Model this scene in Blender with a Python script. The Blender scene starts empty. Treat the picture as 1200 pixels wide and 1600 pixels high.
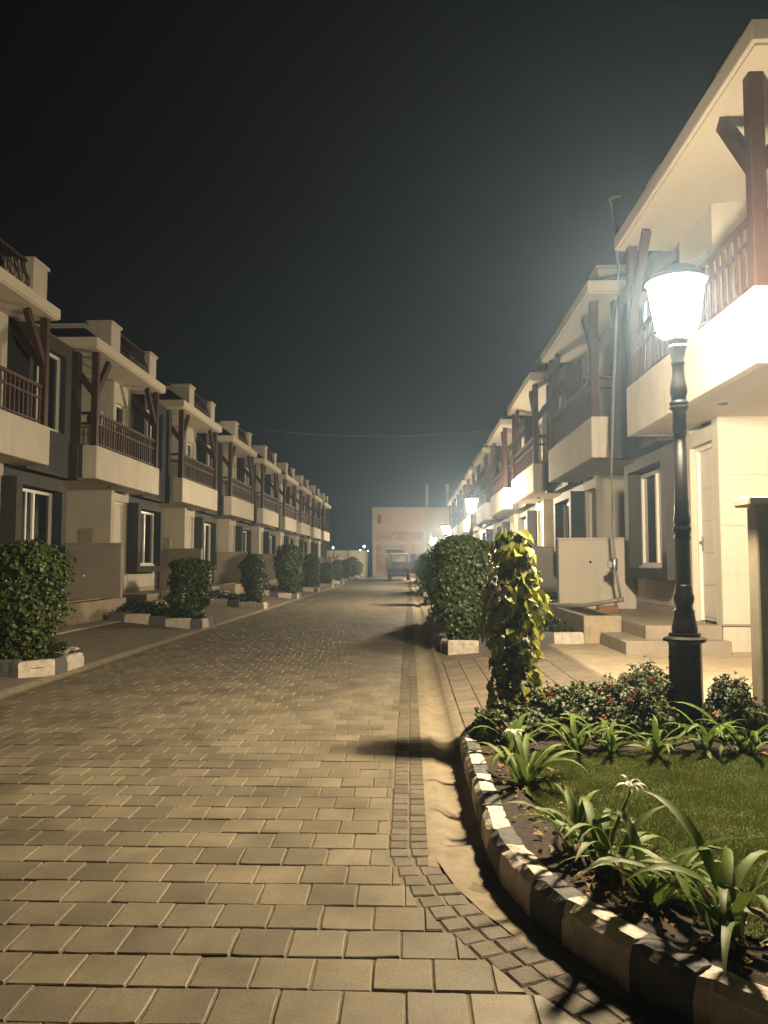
import bpy, math, random
import numpy as np
from mathutils import Vector, Matrix

# ------------------------------------------------------------------ camera, world, exposure
S = bpy.context.scene
COL = S.collection
rad = math.radians
FPX = 1210.0
cam = bpy.data.cameras.new('camera'); cam_o = bpy.data.objects.new('camera', cam); COL.objects.link(cam_o)
cam.sensor_fit = 'VERTICAL'; cam.sensor_height = 32.0; cam.sensor_width = 24.0
cam.lens = 32.0*FPX/1600.0
cam.clip_start = 0.05; cam.clip_end = 1500
cam_o.location = (0, 0, 1.3)
cam_o.rotation_euler = (rad(90)+math.atan(80/FPX), 0, math.atan(40/FPX))
S.camera = cam_o
S.render.resolution_x = 768; S.render.resolution_y = 1024

W = bpy.data.worlds.new('World'); S.world = W; W.use_nodes = True
nt = W.node_tree; nt.nodes.clear()
wo = nt.nodes.new('ShaderNodeOutputWorld'); bg = nt.nodes.new('ShaderNodeBackground')
tc = nt.nodes.new('ShaderNodeTexCoord'); sp = nt.nodes.new('ShaderNodeSeparateXYZ'); cr = nt.nodes.new('ShaderNodeValToRGB')
nt.links.new(tc.outputs['Generated'], sp.inputs[0]); nt.links.new(sp.outputs['Z'], cr.inputs[0])
nt.links.new(cr.outputs[0], bg.inputs[0]); nt.links.new(bg.outputs[0], wo.inputs[0])
e = cr.color_ramp.elements
e[0].position = 0.0; e[0].color = (.0130, .0165, .0160, 1)
e[1].position = 0.75; e[1].color = (.0006, .0006, .0005, 1)
m_ = e.new(0.2); m_.color = (.0055, .0064, .0060, 1)
m_ = e.new(0.42); m_.color = (.0016, .0016, .0014, 1)
bg.inputs[1].default_value = 1.0

S.view_settings.view_transform = 'Standard'; S.view_settings.look = 'None'
S.view_settings.gamma = 1.0; S.view_settings.exposure = 0.0
S.view_settings.use_curve_mapping = False
S.render.engine = 'CYCLES'
cy = S.cycles
cy.use_denoising = True
cy.max_bounces = 5; cy.diffuse_bounces = 3; cy.glossy_bounces = 3; cy.transmission_bounces = 4
cy.volume_bounces = 0; cy.transparent_max_bounces = 6
cy.sample_clamp_indirect = 4.0; cy.sample_clamp_direct = 0.0
cy.caustics_reflective = False; cy.caustics_refractive = False
LAMP_STRENGTH = 1880.0
LAMP_COLOR = (1.0, .79, .51)

R = random.Random(7)
NR = np.random.default_rng(11)

# ------------------------------------------------------------------ materials
def mat(name, col, rough=.7, noise=0, nscale=6, col2=None, bump=0, bscale=40, spec=.4, trans=0, metal=0, objrand=0, attr=False, fine=0, emit=0, coat=0, stain=None):
    m = bpy.data.materials.new(name); m.use_nodes = True
    n = m.node_tree; n.nodes.clear(); L = n.links.new
    out = n.nodes.new('ShaderNodeOutputMaterial'); b = n.nodes.new('ShaderNodeBsdfPrincipled')
    L(b.outputs[0], out.inputs[0])
    b.inputs['Roughness'].default_value = rough; b.inputs['Metallic'].default_value = metal
    b.inputs['Specular IOR Level'].default_value = spec
    if coat: b.inputs['Coat Weight'].default_value = coat
    c4 = (*col, 1); b.inputs['Base Color'].default_value = c4
    t = n.nodes.new('ShaderNodeTexCoord')
    g = n.nodes.new('ShaderNodeNewGeometry')
    cur = None
    if noise or col2:
        nz = n.nodes.new('ShaderNodeTexNoise'); nz.inputs['Scale'].default_value = nscale; nz.inputs['Detail'].default_value = 6; nz.inputs['Roughness'].default_value = .65
        L(g.outputs['Position'], nz.inputs['Vector'])
        mx = n.nodes.new('ShaderNodeMix'); mx.data_type = 'RGBA'
        c2 = col2 or tuple(c*(1-noise) for c in col)
        rp = n.nodes.new('ShaderNodeMapRange'); rp.inputs[1].default_value = .35; rp.inputs[2].default_value = .68
        L(nz.outputs[0], rp.inputs[0]); L(rp.outputs[0], mx.inputs[0])
        mx.inputs[6].default_value = c4; mx.inputs[7].default_value = (*c2, 1)
        cur = mx.outputs[2]
    if fine:
        nz = n.nodes.new('ShaderNodeTexNoise'); nz.inputs['Scale'].default_value = 120; nz.inputs['Detail'].default_value = 6; nz.inputs['Roughness'].default_value = .75
        L(g.outputs['Position'], nz.inputs['Vector'])
        mr = n.nodes.new('ShaderNodeMapRange'); mr.inputs[1].default_value = .25; mr.inputs[2].default_value = .75; mr.inputs[3].default_value = 1-fine; mr.inputs[4].default_value = 1+fine
        L(nz.outputs[0], mr.inputs[0])
        vm = n.nodes.new('ShaderNodeVectorMath'); vm.operation = 'SCALE'
        if cur is not None: L(cur, vm.inputs[0])
        else: vm.inputs[0].default_value = col
        L(mr.outputs[0], vm.inputs['Scale']); cur = vm.outputs[0]
    if objrand:
        oi = n.nodes.new('ShaderNodeObjectInfo')
        rv = oi.outputs['Random']
        if attr:
            at = n.nodes.new('ShaderNodeAttribute'); at.attribute_name = 'rnd'
            ad = n.nodes.new('ShaderNodeMath'); ad.operation = 'ADD'; L(rv, ad.inputs[0]); L(at.outputs['Fac'], ad.inputs[1])
            fr = n.nodes.new('ShaderNodeMath'); fr.operation = 'FRACT'; L(ad.outputs[0], fr.inputs[0]); rv = fr.outputs[0]
        mr = n.nodes.new('ShaderNodeMapRange'); mr.inputs[3].default_value = 1-objrand; mr.inputs[4].default_value = 1+objrand
        L(rv, mr.inputs[0])
        vm = n.nodes.new('ShaderNodeVectorMath'); vm.operation = 'SCALE'
        if cur is not None: L(cur, vm.inputs[0])
        else: vm.inputs[0].default_value = col
        L(mr.outputs[0], vm.inputs['Scale']); cur = vm.outputs[0]
    if stain:   # runs and splashes of dirt, stretched in z
        mp = n.nodes.new('ShaderNodeMapping'); mp.inputs['Scale'].default_value = (3.5, 3.5, .5)
        L(g.outputs['Position'], mp.inputs[0])
        nz = n.nodes.new('ShaderNodeTexNoise'); nz.inputs['Scale'].default_value = 1.6; nz.inputs['Detail'].default_value = 8; nz.inputs['Roughness'].default_value = .7
        L(mp.outputs[0], nz.inputs['Vector'])
        rp = n.nodes.new('ShaderNodeMapRange'); rp.inputs[1].default_value = .5; rp.inputs[2].default_value = .78; rp.inputs[4].default_value = stain
        L(nz.outputs[0], rp.inputs[0])
        mx = n.nodes.new('ShaderNodeMix'); mx.data_type = 'RGBA'; L(rp.outputs[0], mx.inputs[0])
        if cur is not None: L(cur, mx.inputs[6])
        else: mx.inputs[6].default_value = c4
        mx.inputs[7].default_value = (.12, .10, .075, 1); cur = mx.outputs[2]
    if cur is not None: L(cur, b.inputs['Base Color'])
    if bump:
        nz = n.nodes.new('ShaderNodeTexNoise'); nz.inputs['Scale'].default_value = bscale; nz.inputs['Detail'].default_value = 8
        L(g.outputs['Position'], nz.inputs['Vector'])
        bp = n.nodes.new('ShaderNodeBump'); bp.inputs['Strength'].default_value = bump; bp.inputs['Distance'].default_value = .01
        L(nz.outputs[0], bp.inputs['Height']); L(bp.outputs[0], b.inputs['Normal'])
    if trans:
        tr = n.nodes.new('ShaderNodeBsdfTranslucent'); ms = n.nodes.new('ShaderNodeMixShader'); ms.inputs[0].default_value = trans
        if cur is not None: L(cur, tr.inputs[0])
        else: tr.inputs[0].default_value = c4
        L(b.outputs[0], ms.inputs[1]); L(tr.outputs[0], ms.inputs[2]); L(ms.outputs[0], out.inputs[0])
    return m

def emis(name, col, st):
    m = bpy.data.materials.new(name); m.use_nodes = True; n = m.node_tree; n.nodes.clear()
    o = n.nodes.new('ShaderNodeOutputMaterial'); em = n.nodes.new('ShaderNodeEmission')
    em.inputs[0].default_value = (*col, 1); em.inputs[1].default_value = st
    n.links.new(em.outputs[0], o.inputs[0]); return m

def brick_mat(name, c1, c2, mortar, sx, sy, ms, bump=.4, plaster=None, wall=False):
    m = bpy.data.materials.new(name); m.use_nodes = True; n = m.node_tree; n.nodes.clear(); L = n.links.new
    o = n.nodes.new('ShaderNodeOutputMaterial'); b = n.nodes.new('ShaderNodeBsdfPrincipled'); L(b.outputs[0], o.inputs[0])
    b.inputs['Roughness'].default_value = .8; b.inputs['Specular IOR Level'].default_value = .3
    g = n.nodes.new('ShaderNodeNewGeometry'); mp = n.nodes.new('ShaderNodeMapping')
    if wall: mp.inputs['Rotation'].default_value = (rad(-90), 0, 0)
    L(g.outputs['Position'], mp.inputs[0])
    br = n.nodes.new('ShaderNodeTexBrick'); L(mp.outputs[0], br.inputs[0])
    br.inputs['Scale'].default_value = 1; br.inputs['Brick Width'].default_value = sx; br.inputs['Row Height'].default_value = sy
    br.inputs['Mortar Size'].default_value = ms; br.inputs['Color1'].default_value = (*c1, 1); br.inputs['Color2'].default_value = (*c2, 1); br.inputs['Mortar'].default_value = (*mortar, 1)
    cur = br.outputs[0]
    nz = n.nodes.new('ShaderNodeTexNoise'); nz.inputs['Scale'].default_value = 1.1; nz.inputs['Detail'].default_value = 7; L(g.outputs['Position'], nz.inputs['Vector'])
    mx = n.nodes.new('ShaderNodeMix'); mx.data_type = 'RGBA'
    rp = n.nodes.new('ShaderNodeMapRange'); rp.inputs[1].default_value = .46; rp.inputs[2].default_value = .56; L(nz.outputs[0], rp.inputs[0])
    if plaster:
        L(rp.outputs[0], mx.inputs[0]); L(cur, mx.inputs[6]); mx.inputs[7].default_value = (*plaster, 1); cur = mx.outputs[2]
    else:
        mr = n.nodes.new('ShaderNodeMapRange'); mr.inputs[3].default_value = .8; mr.inputs[4].default_value = 1.15; L(nz.outputs[0], mr.inputs[0])
        vm = n.nodes.new('ShaderNodeVectorMath'); vm.operation = 'SCALE'; L(cur, vm.inputs[0]); L(mr.outputs[0], vm.inputs['Scale']); cur = vm.outputs[0]
    L(cur, b.inputs[0])
    bp = n.nodes.new('ShaderNodeBump'); bp.inputs['Strength'].default_value = bump; bp.inputs['Distance'].default_value = .01; bp.invert = True
    L(br.outputs['Fac'], bp.inputs['Height']); L(bp.outputs[0], b.inputs['Normal'])
    return m

M = {}
M['wall'] = mat('cream_plaster', (.56, .52, .445), .85, .10, 1.3, bump=.15, bscale=60, spec=.2, stain=.2)
M['apron'] = mat('balcony_plaster', (.70, .65, .56), .85, .12, 1.6, bump=.25, bscale=90, spec=.2, stain=.30)
M['soffit'] = mat('soffit_paint', (.62, .57, .48), .85, .08, .9, bump=.1, spec=.2)
M['grey'] = mat('slate_grey_paint', (.048, .051, .051), .7, .2, 2.0, bump=.2, bscale=70, spec=.25, stain=.35)
M['taupe'] = mat('taupe_wall_paint', (.36, .32, .265), .85, .15, 1.6, bump=.2, bscale=60, spec=.2)
M['brown'] = mat('brown_wood_paint', (.062, .029, .018), .55, .25, 9, bump=.1, spec=.4)
M['white'] = mat('white_upvc', (.78, .76, .70), .35, 0, spec=.5)
M['door'] = mat('white_door_paint', (.66, .63, .56), .45, .06, 3, spec=.4)
M['glass'] = mat('window_glass', (.012, .016, .018), .06, 0, spec=.8)
M['tile'] = mat('dark_roof_tile', (.035, .032, .030), .7, .3, 9, bump=.3)
M['steel'] = mat('brushed_steel', (.5, .48, .45), .35, 0, metal=.9)
M['floor'] = mat('porch_stone', (.30, .26, .21), .55, .2, 5, bump=.1, fine=.12)
M['concrete'] = mat('grey_concrete', (.42, .35, .25), .9, .3, 4, bump=.4, bscale=50, fine=.12, stain=.3)
M['roughwall'] = mat('rough_cement', (.34, .30, .22), .95, .25, 5, bump=.35, bscale=60)
M['paver'] = mat('paver_concrete', (.185, .160, .113), .60, 0, 2.2, col2=(.098, .084, .059), bump=.16, bscale=150, objrand=.21, attr=True, fine=.40, spec=.36, stain=.5)
M['cobble'] = mat('cobble_concrete', (.125, .107, .078), .76, .3, 12, bump=.4, bscale=120, objrand=.2, attr=True, fine=.15)
M['drive'] = mat('drive_paver', (.20, .165, .125), .75, .25, 9, bump=.4, bscale=120, objrand=.18, attr=True, fine=.15)
M['bedding'] = mat('sand_bedding', (.18, .15, .10), .95, .4, 14, bump=.6, bscale=120)
M['gutter'] = mat('gutter_cement', (.25, .21, .145), .9, .4, 6, bump=.45, bscale=45, fine=.12, stain=.25)
M['kerbw'] = mat('white_kerb_paint', (.62, .56, .49), .85, 0, 16, col2=(.40, .35, .29), bump=.7, bscale=45, stain=.55, fine=.15)
M['kerbd'] = mat('slate_kerb_paint', (.07, .079, .083), .8, 0, 14, col2=(.115, .11, .10), bump=.7, bscale=45, stain=.4, fine=.15)
M['soil'] = mat('dark_soil', (.04, .029, .02), .95, .5, 18, bump=1.0, bscale=30)
M['lawnbase'] = mat('lawn_thatch', (.07, .095, .02), .95, .4, 14, bump=1.0, bscale=90)
M['grass'] = mat('grass_blade', (.085, .125, .018), .6, 0, 9, col2=(.135, .15, .026), trans=.25, objrand=.01, attr=False)
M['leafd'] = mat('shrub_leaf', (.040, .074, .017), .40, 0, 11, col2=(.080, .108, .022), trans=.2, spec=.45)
M['leafv'] = mat('vine_leaf', (.17, .22, .030), .45, 0, 14, col2=(.32, .30, .045), trans=.38, spec=.4)
M['leafg'] = mat('groundcover_leaf', (.022, .042, .012), .55, 0, 9, col2=(.06, .085, .02), trans=.15)
M['leafl'] = mat('lantana_leaf', (.036, .062, .017), .5, 0, 9, col2=(.075, .09, .024), trans=.2)
M['lily'] = mat('lily_leaf', (.080, .150, .024), .55, 0, 20, col2=(.15, .19, .04), trans=.28, spec=.18, objrand=.25)
M['lilyd'] = mat('dead_lily_leaf', (.34, .25, .08), .6, 0, 15, col2=(.22, .13, .05), trans=.3)
M['petal'] = mat('white_petal', (.8, .77, .66), .5, trans=.3)
M['red'] = mat('red_flower', (.42, .035, .03), .6, 0, 40, col2=(.5, .13, .03), trans=.2)
M['bark'] = mat('brown_bark', (.09, .06, .035), .9, .4, 30, bump=.6)
M['iron'] = mat('black_cast_iron', (.012, .012, .012), .42, .2, 30, bump=.15, bscale=120, spec=.5)
M['bulb'] = emis('lamp_glow', LAMP_COLOR, LAMP_STRENGTH)
M['flood'] = emis('floodlight_glow', (.75, .9, 1.0), 12.0)
M['brick'] = brick_mat('raw_brick', (.15, .06, .036), (.20, .085, .05), (.22, .17, .12), .24, .085, .012, plaster=(.22, .18, .125), wall=True)
M['brick2'] = brick_mat('plastered_brick', (.25, .15, .09), (.30, .19, .115), (.30, .24, .17), .24, .085, .012, plaster=(.26, .215, .15), wall=True)
M['rawcon'] = mat('raw_concrete', (.29, .255, .20), .9, .35, 2, bump=.4, stain=.4)
M['dark'] = mat('dark_interior', (.012, .012, .012), .9)
M['pvc'] = mat('grey_pvc_pipe', (.27, .255, .235), .5, .2, 6)
M['truck'] = mat('truck_paint', (.075, .08, .078), .5, .3, 3, spec=.5)
M['trucktrim'] = mat('truck_trim', (.22, .13, .08), .6, .3, 4)
M['rubber'] = mat('black_rubber', (.015, .015, .015), .8)
M['earth'] = mat('bare_earth', (.13, .10, .07), .95, .4, .5, bump=.6, bscale=6)
M['compound'] = mat('white_compound_wall', (.6, .55, .46), .9, .15, .8, stain=.3)
M['taillight'] = mat('red_lens', (.3, .01, .01), .2)
M['stone'] = mat('loose_brick', (.28, .15, .09), .9, .3, 20, bump=.5)
M['cable'] = mat('cable_sheath', (.35, .34, .32), .5)
M['forecourt'] = brick_mat('forecourt_blocks', (.17, .14, .105), (.21, .175, .13), (.10, .085, .06), .20, .10, .006)
M['roadfar'] = brick_mat('road_blocks', (.15, .132, .096), (.185, .162, .118), (.10, .085, .055), .19, .195, .008)

# ------------------------------------------------------------------ mesh helpers
class MB:
    def __init__(s): s.v = []; s.f = []; s.sm = []
    def add(s, vs, fs, smooth=False):
        o = len(s.v); s.v += [tuple(p) for p in vs]; s.f += [tuple(i+o for i in q) for q in fs]; s.sm += [smooth]*len(fs); return s
    def box(s, x0, x1, y0, y1, z0, z1, c=0):
        x0, x1 = min(x0, x1), max(x0, x1); y0, y1 = min(y0, y1), max(y0, y1); z0, z1 = min(z0, z1), max(z0, z1)
        c = min(c, (x1-x0)*.45, (y1-y0)*.45, (z1-z0)*.45)
        if c <= 0:
            return s.add([(x0,y0,z0),(x1,y0,z0),(x1,y1,z0),(x0,y1,z0),(x0,y0,z1),(x1,y0,z1),(x1,y1,z1),(x0,y1,z1)],
                  [(0,3,2,1),(4,5,6,7),(0,1,5,4),(1,2,6,5),(2,3,7,6),(3,0,4,7)])
        P = []; idx = {}
        for i, (X, sx) in enumerate(((x0,1),(x1,-1))):
            for j, (Y, sy) in enumerate(((y0,1),(y1,-1))):
                for k, (Z, sz) in enumerate(((z0,1),(z1,-1))):
                    for a in range(3):
                        q = [X+sx*c, Y+sy*c, Z+sz*c]; q[a] = (X, Y, Z)[a]; idx[i,j,k,a] = len(P); P.append(q)
        F = []
        for a in range(3):
            b_, c_ = (a+1) % 3, (a+2) % 3
            for sgn in (0, 1):
                def kk(p, q):
                    t = [0,0,0]; t[a] = sgn; t[b_] = p; t[c_] = q; return idx[t[0],t[1],t[2],a]
                f = [kk(0,0), kk(1,0), kk(1,1), kk(0,1)]; F.append(f if sgn else f[::-1])
        for a in range(3):
            b_, c_ = (a+1) % 3, (a+2) % 3
            for p in (0,1):
                for q in (0,1):
                    t0 = [0,0,0]; t1 = [0,0,0]; t0[a] = 0; t1[a] = 1
                    for t in (t0, t1): t[b_] = p; t[c_] = q
                    f = [idx[*t0,b_], idx[*t1,b_], idx[*t1,c_], idx[*t0,c_]]
                    F.append(f if (p ^ q) else f[::-1])
        for i in (0,1):
            for j in (0,1):
                for k in (0,1):
                    f = [idx[i,j,k,0], idx[i,j,k,1], idx[i,j,k,2]]
                    F.append(f[::-1] if (i+j+k) % 2 == 0 else f)
        return s.add(P, F)
    def obox(s, p0, p1, w, h, up=(0,0,1), c=0):   # bar from p0 to p1
        p0 = Vector(p0); p1 = Vector(p1); d = (p1-p0); L = d.length; d.normalize()
        x = d.cross(Vector(up)); x = x.normalized() if x.length > 1e-4 else Vector((1,0,0)); y = x.cross(d)
        t = MB().box(-w/2, w/2, 0, L, -h/2, h/2, c)
        return s.add([p0 + x*a + d*b + y*cc for a, b, cc in t.v], t.f)
    def lathe(s, prof, n=16, cx=0, cy=0, smooth=True, rot=0, capb=True, capt=True):
        vs = []; fs = []
        for r, z in prof:
            for i in range(n):
                a = 2*math.pi*i/n+rot; vs.append((cx+r*math.cos(a), cy+r*math.sin(a), z))
        for k in range(len(prof)-1):
            for i in range(n):
                j = (i+1) % n; fs.append((k*n+i, k*n+j, (k+1)*n+j, (k+1)*n+i))
        if capb: fs.append(tuple(range(n))[::-1])
        if capt: fs.append(tuple((len(prof)-1)*n+i for i in range(n)))
        return s.add(vs, fs, smooth)
    def tube(s, pts, r, n=8, smooth=True):
        pts = [Vector(p) for p in pts]; rs = r if isinstance(r, (list, tuple)) else [r]*len(pts)
        vs = []; fs = []
        for k, p in enumerate(pts):
            d = (pts[min(k+1, len(pts)-1)]-pts[max(k-1, 0)]).normalized()
            u = d.cross(Vector((0,0,1))); u = u.normalized() if u.length > 1e-3 else Vector((1,0,0)); w = d.cross(u)
            for i in range(n):
                a = 2*math.pi*i/n; vs.append(p+(u*math.cos(a)+w*math.sin(a))*rs[k])
        for k in range(len(pts)-1):
            for i in range(n):
                j = (i+1) % n; fs.append((k*n+i, k*n+j, (k+1)*n+j, (k+1)*n+i))
        fs.append(tuple(range(n))[::-1]); fs.append(tuple((len(pts)-1)*n+i for i in range(n)))
        return s.add(vs, fs, smooth)
    def mesh(s, name, m):
        me = bpy.data.meshes.new(name); me.from_pydata(s.v, [], s.f)
        if any(s.sm): me.polygons.foreach_set('use_smooth', s.sm)
        if m: me.materials.append(M[m])
        me.update(); return me
    def build(s, name, m, parent=None, loc=(0,0,0)):
        return obj(name, s.mesh(name, m), parent, loc)

def obj(name, me, parent=None, loc=(0,0,0), rot=(0,0,0), sc=None):
    o = bpy.data.objects.new(name, me); COL.objects.link(o); o.location = loc; o.rotation_euler = rot
    if sc is not None: o.scale = sc if isinstance(sc, tuple) else (sc,)*3
    if parent: o.parent = parent
    return o
def tag(o, label=None, cat=None, group=None, kind=None):
    if label: o['label'] = label
    if cat: o['category'] = cat
    if group: o['group'] = group
    if kind: o['kind'] = kind
    return o
def thing(name, label, cat, loc=(0,0,0), group=None, rot=(0,0,0)):
    return tag(obj(name, None, None, loc, rot), label, cat, group, 'thing')
def copy_tree(o, parent=None):
    c = o.copy(); COL.objects.link(c); c.parent = parent
    for ch in KIDS.get(o.name, o.children): copy_tree(ch, c)
    return c
KIDS = {}
def np_mesh(name, V, F, m, rnd=None, smooth=False):
    V = np.asarray(V, dtype=np.float32); F = np.asarray(F, dtype=np.int32)
    me = bpy.data.meshes.new(name); k = F.shape[1]
    me.vertices.add(len(V)); me.vertices.foreach_set('co', V.ravel())
    me.loops.add(F.size); me.loops.foreach_set('vertex_index', F.ravel())
    me.polygons.add(len(F)); me.polygons.foreach_set('loop_start', np.arange(0, F.size, k, dtype=np.int32))
    me.polygons.foreach_set('loop_total', np.full(len(F), k, dtype=np.int32))
    if smooth: me.polygons.foreach_set('use_smooth', np.ones(len(F), dtype=bool))
    if rnd is not None:
        a = me.attributes.new('rnd', 'FLOAT', 'FACE'); a.data.foreach_set('value', np.asarray(rnd, dtype=np.float32))
    me.materials.append(M[m]); me.update(calc_edges=True); return me

ORD = ['nearest', 'second', 'third', 'fourth', 'fifth', 'sixth', 'seventh', 'eighth', 'ninth', 'tenth', 'eleventh']

# ------------------------------------------------------------------ leaf clouds
def leaf_cloud(P, Nrm, size, m, name, aspect=.42, fold=.18, droop=.35, jitter=.6, rng=NR):
    n = len(P); Nrm = Nrm + rng.normal(0, jitter, (n, 3)); Nrm /= np.linalg.norm(Nrm, axis=1)[:, None]+1e-9
    up = np.tile(np.array([0, 0, 1.0]), (n, 1)) + rng.normal(0, .35, (n, 3))
    a = np.cross(Nrm, up); a /= np.linalg.norm(a, axis=1)[:, None]+1e-9
    d = np.cross(a, Nrm)*(-1)           # leaf hangs down its surface
    d = -np.cross(Nrm, a); d /= np.linalg.norm(d, axis=1)[:, None]+1e-9
    sz = size*rng.uniform(.6, 1.3, n)[:, None]
    B = P; mid = P+d*sz*.45+Nrm*sz*.12; tip = P+d*sz-Nrm*sz*droop*.5
    Lf = mid-a*sz*aspect+Nrm*sz*fold; Rt = mid+a*sz*aspect+Nrm*sz*fold
    V = np.stack([B, Lf, tip, Rt, mid], 1).reshape(-1, 3)
    o = (np.arange(n)*5)[:, None]
    F = np.concatenate([o+np.array([[0,4,1]]), o+np.array([[1,4,2]]), o+np.array([[2,4,3]]), o+np.array([[3,4,0]])], 0)
    return np_mesh(name, V, F, m, smooth=True)

def shrub_mesh(h, r, n, size, m, seed, lean=0.0, taper=.25, z0=.12):
    g = np.random.default_rng(seed)
    ph = g.uniform(0, 2*np.pi, n); t = g.uniform(0, 1, n)**.85; z = z0+t*(h-z0)
    k = 6; amp = g.uniform(-.15, .15, (k, 3)); phs = g.uniform(0, 6.28, (k, 2))
    rr = np.ones(n)
    for i in range(k):
        rr += amp[i, 0]*np.sin((i % 3+1)*ph+phs[i, 0])*np.cos((i+2)*t*3+phs[i, 1])
    prof = np.clip(1.06-((t-.55)/.62)**4*.75, .12, 1.1)*np.where(t < .3, .72+.93*t, 1)
    prof = np.where(t > .86, prof*np.sqrt(np.clip(1-((t-.86)/.145)**2, .02, 1)), prof)
    depth = 1-np.abs(g.normal(0, .16, n)); depth = np.where(g.random(n) < .14, depth+g.uniform(0, .30, n), depth)
    R_ = r*rr*prof*np.clip(depth, .3, 1.25)
    P = np.stack([R_*np.cos(ph)+lean*t, R_*np.sin(ph), z], 1)
    N = np.stack([np.cos(ph), np.sin(ph), .25+.9*np.clip((t-.8)/.2, 0, 1)], 1)
    return leaf_cloud(P, N, size, m, 'foliage', rng=g)

def trunk_mb(h, r):
    return MB().tube([(0,0,-.05),(.01,.0,h*.3),(-.01,.015,h*.6),(0,0,h)], [r, r*.85, r*.6, r*.25], 8)

# ------------------------------------------------------------------ ground and road
def zslope(x):    # forecourt height at distance x from the gutter kerb line
    return .02+.16*min(max(x/1.45, 0), 1)
PITCH = 6.45
XR, XL = 3.2, -6.84          # balcony fronts
RSTART, LSTART = 7.15, 10.15
NRH, NLH = 9, 9
gd = MB().add([(-150,-60,-.06),(150,-60,-.06),(150,170,-.06),(-150,170,-.06)], [(0,1,2,3)]).build('ground', 'earth')
tag(gd, 'bare earth ground around the housing rows', 'ground', kind='structure')
rd = obj('road', None); tag(rd, 'block paved road running between the two house rows', 'road', kind='structure')
MB().add([(-3.9,-6,-.0065),(4.5,-6,-.0065),(4.5,3.7,-.0065),(.09,3.7,-.0065),(.09,36.2,-.0065),(-3.9,36.2,-.0065)], [(0,1,2,3,4,5)]).build('bedding', 'bedding', rd)
MB().add([(-3.9,36.2,-.004),(-.1,36.2,-.004),(-.1,76,-.004),(-3.9,76,-.004)], [(0,1,2,3)]).build('far_paving', 'roadfar', rd)

CX, CY, KR = 2.47, 3.6, 2.13      # kerb corner arc
def band_r(phi):                  # outer edge of the cobble band
    return 2.57-.36*max(phi, 0)
def clip_poly(poly, n, c):        # keep n.p <= c
    out = []
    for i in range(len(poly)):
        a, b = poly[i], poly[(i+1) % len(poly)]
        da = n[0]*a[0]+n[1]*a[1]-c; db = n[0]*b[0]+n[1]*b[1]-c
        if da <= 0: out.append(a)
        if (da < 0 < db) or (db < 0 < da):
            t = da/(da-db); out.append((a[0]+(b[0]-a[0])*t, a[1]+(b[1]-a[1])*t))
    return out
def slab_poly(mb, poly, z, th, ch=.004, tilt=(0, 0)):
    n = len(poly); cx = sum(p[0] for p in poly)/n; cy_ = sum(p[1] for p in poly)/n
    zz = lambda p: z+tilt[0]*(p[0]-cx)+tilt[1]*(p[1]-cy_)
    ins = []
    for p in poly:
        dx, dy = cx-p[0], cy_-p[1]; l = math.hypot(dx, dy) or 1; ins.append((p[0]+dx/l*ch*1.4, p[1]+dy/l*ch*1.4))
    vs = [(p[0], p[1], zz(p)) for p in ins]+[(p[0], p[1], zz(p)-ch) for p in poly]+[(p[0], p[1], z-th) for p in poly]
    fs = [tuple(range(n))]+[(i, n+i, n+(i+1) % n, (i+1) % n) for i in range(n)]+[(n+i, 2*n+i, 2*n+(i+1) % n, n+(i+1) % n) for i in range(n)]
    mb.add(vs, fs)
PW, PD, GAP = .19, .195, .0055
def rough_quad(w, d, jit, n=4, chip=.35):
    pts = []
    cs = [(-w,-d),(w,-d),(w,d),(-w,d)]
    for i in range(4):
        a_, b_ = cs[i], cs[(i+1) % 4]
        for k in range(n):
            t = k/n; q = R.uniform(0, jit)
            if k == 0: q = R.uniform(0, jit*3) if R.random() < chip else jit*.5
            x_, y_ = a_[0]+(b_[0]-a_[0])*t, a_[1]+(b_[1]-a_[1])*t; l_ = math.hypot(x_, y_); pts.append((x_*(1-q/l_), y_*(1-q/l_)))
    return pts
full_meshes = []
for k in range(22):
    b = MB(); slab_poly(b, rough_quad((PW-GAP)/2, (PD-GAP)/2, .0032), 0, .03, .0028); full_meshes.append(b.mesh('paver', 'paver'))
pav_parts = []; rest = MB(); rest_r = []
row = 0; y = .5
cand = []
while y < 36.0:
    off = (row % 2)*PW*.5+R.uniform(-.02, .02)+.03*math.sin(row*.7); skew = R.uniform(-.004, .004)
    x = -3.9-off
    while x < 4.0:
        x0, x1 = max(x, -3.895), x+PW
        if x1-x0 > .03:
            g = GAP/2; poly = [(x0+g, y+g), (x1-g, y+g), (x1-g, y+PD-g), (x0+g, y+PD-g)]
            cx, cyy = (x0+x1)/2, y+PD/2; full = (x0 == x)
            if cyy >= CY:
                if x1 > -.104:
                    poly = clip_poly(poly, (1, 0), -.104); full = False
            else:
                dx, dy = cx-CX, cyy-CY; phi = math.atan2(-dy, -dx) if dx < 0 else math.pi/2
                rr = band_r(min(phi, 1.3))+.004; l = math.hypot(dx, dy); n_ = (dx/l, dy/l)
                if l < rr+.15:
                    poly = clip_poly(poly, (-n_[0], -n_[1]), -(n_[0]*CX+n_[1]*CY+rr)); full = False
            if len(poly) >= 3:
                ar = abs(sum(poly[i][0]*poly[(i+1) % len(poly)][1]-poly[(i+1) % len(poly)][0]*poly[i][1] for i in range(len(poly))))/2
                if ar > .002: cand.append((cx, cyy, poly, full))
        x += PW
    y += PD; row += 1
def inview(x, y):
    if y < 1.75: return False
    return -.53*y-.12 < x < .47*y+.1
vis = sorted([c for c in cand if inview(c[0], c[1])], key=lambda c: c[1])[:300]
vset = set((c[0], c[1]) for c in vis)
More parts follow.
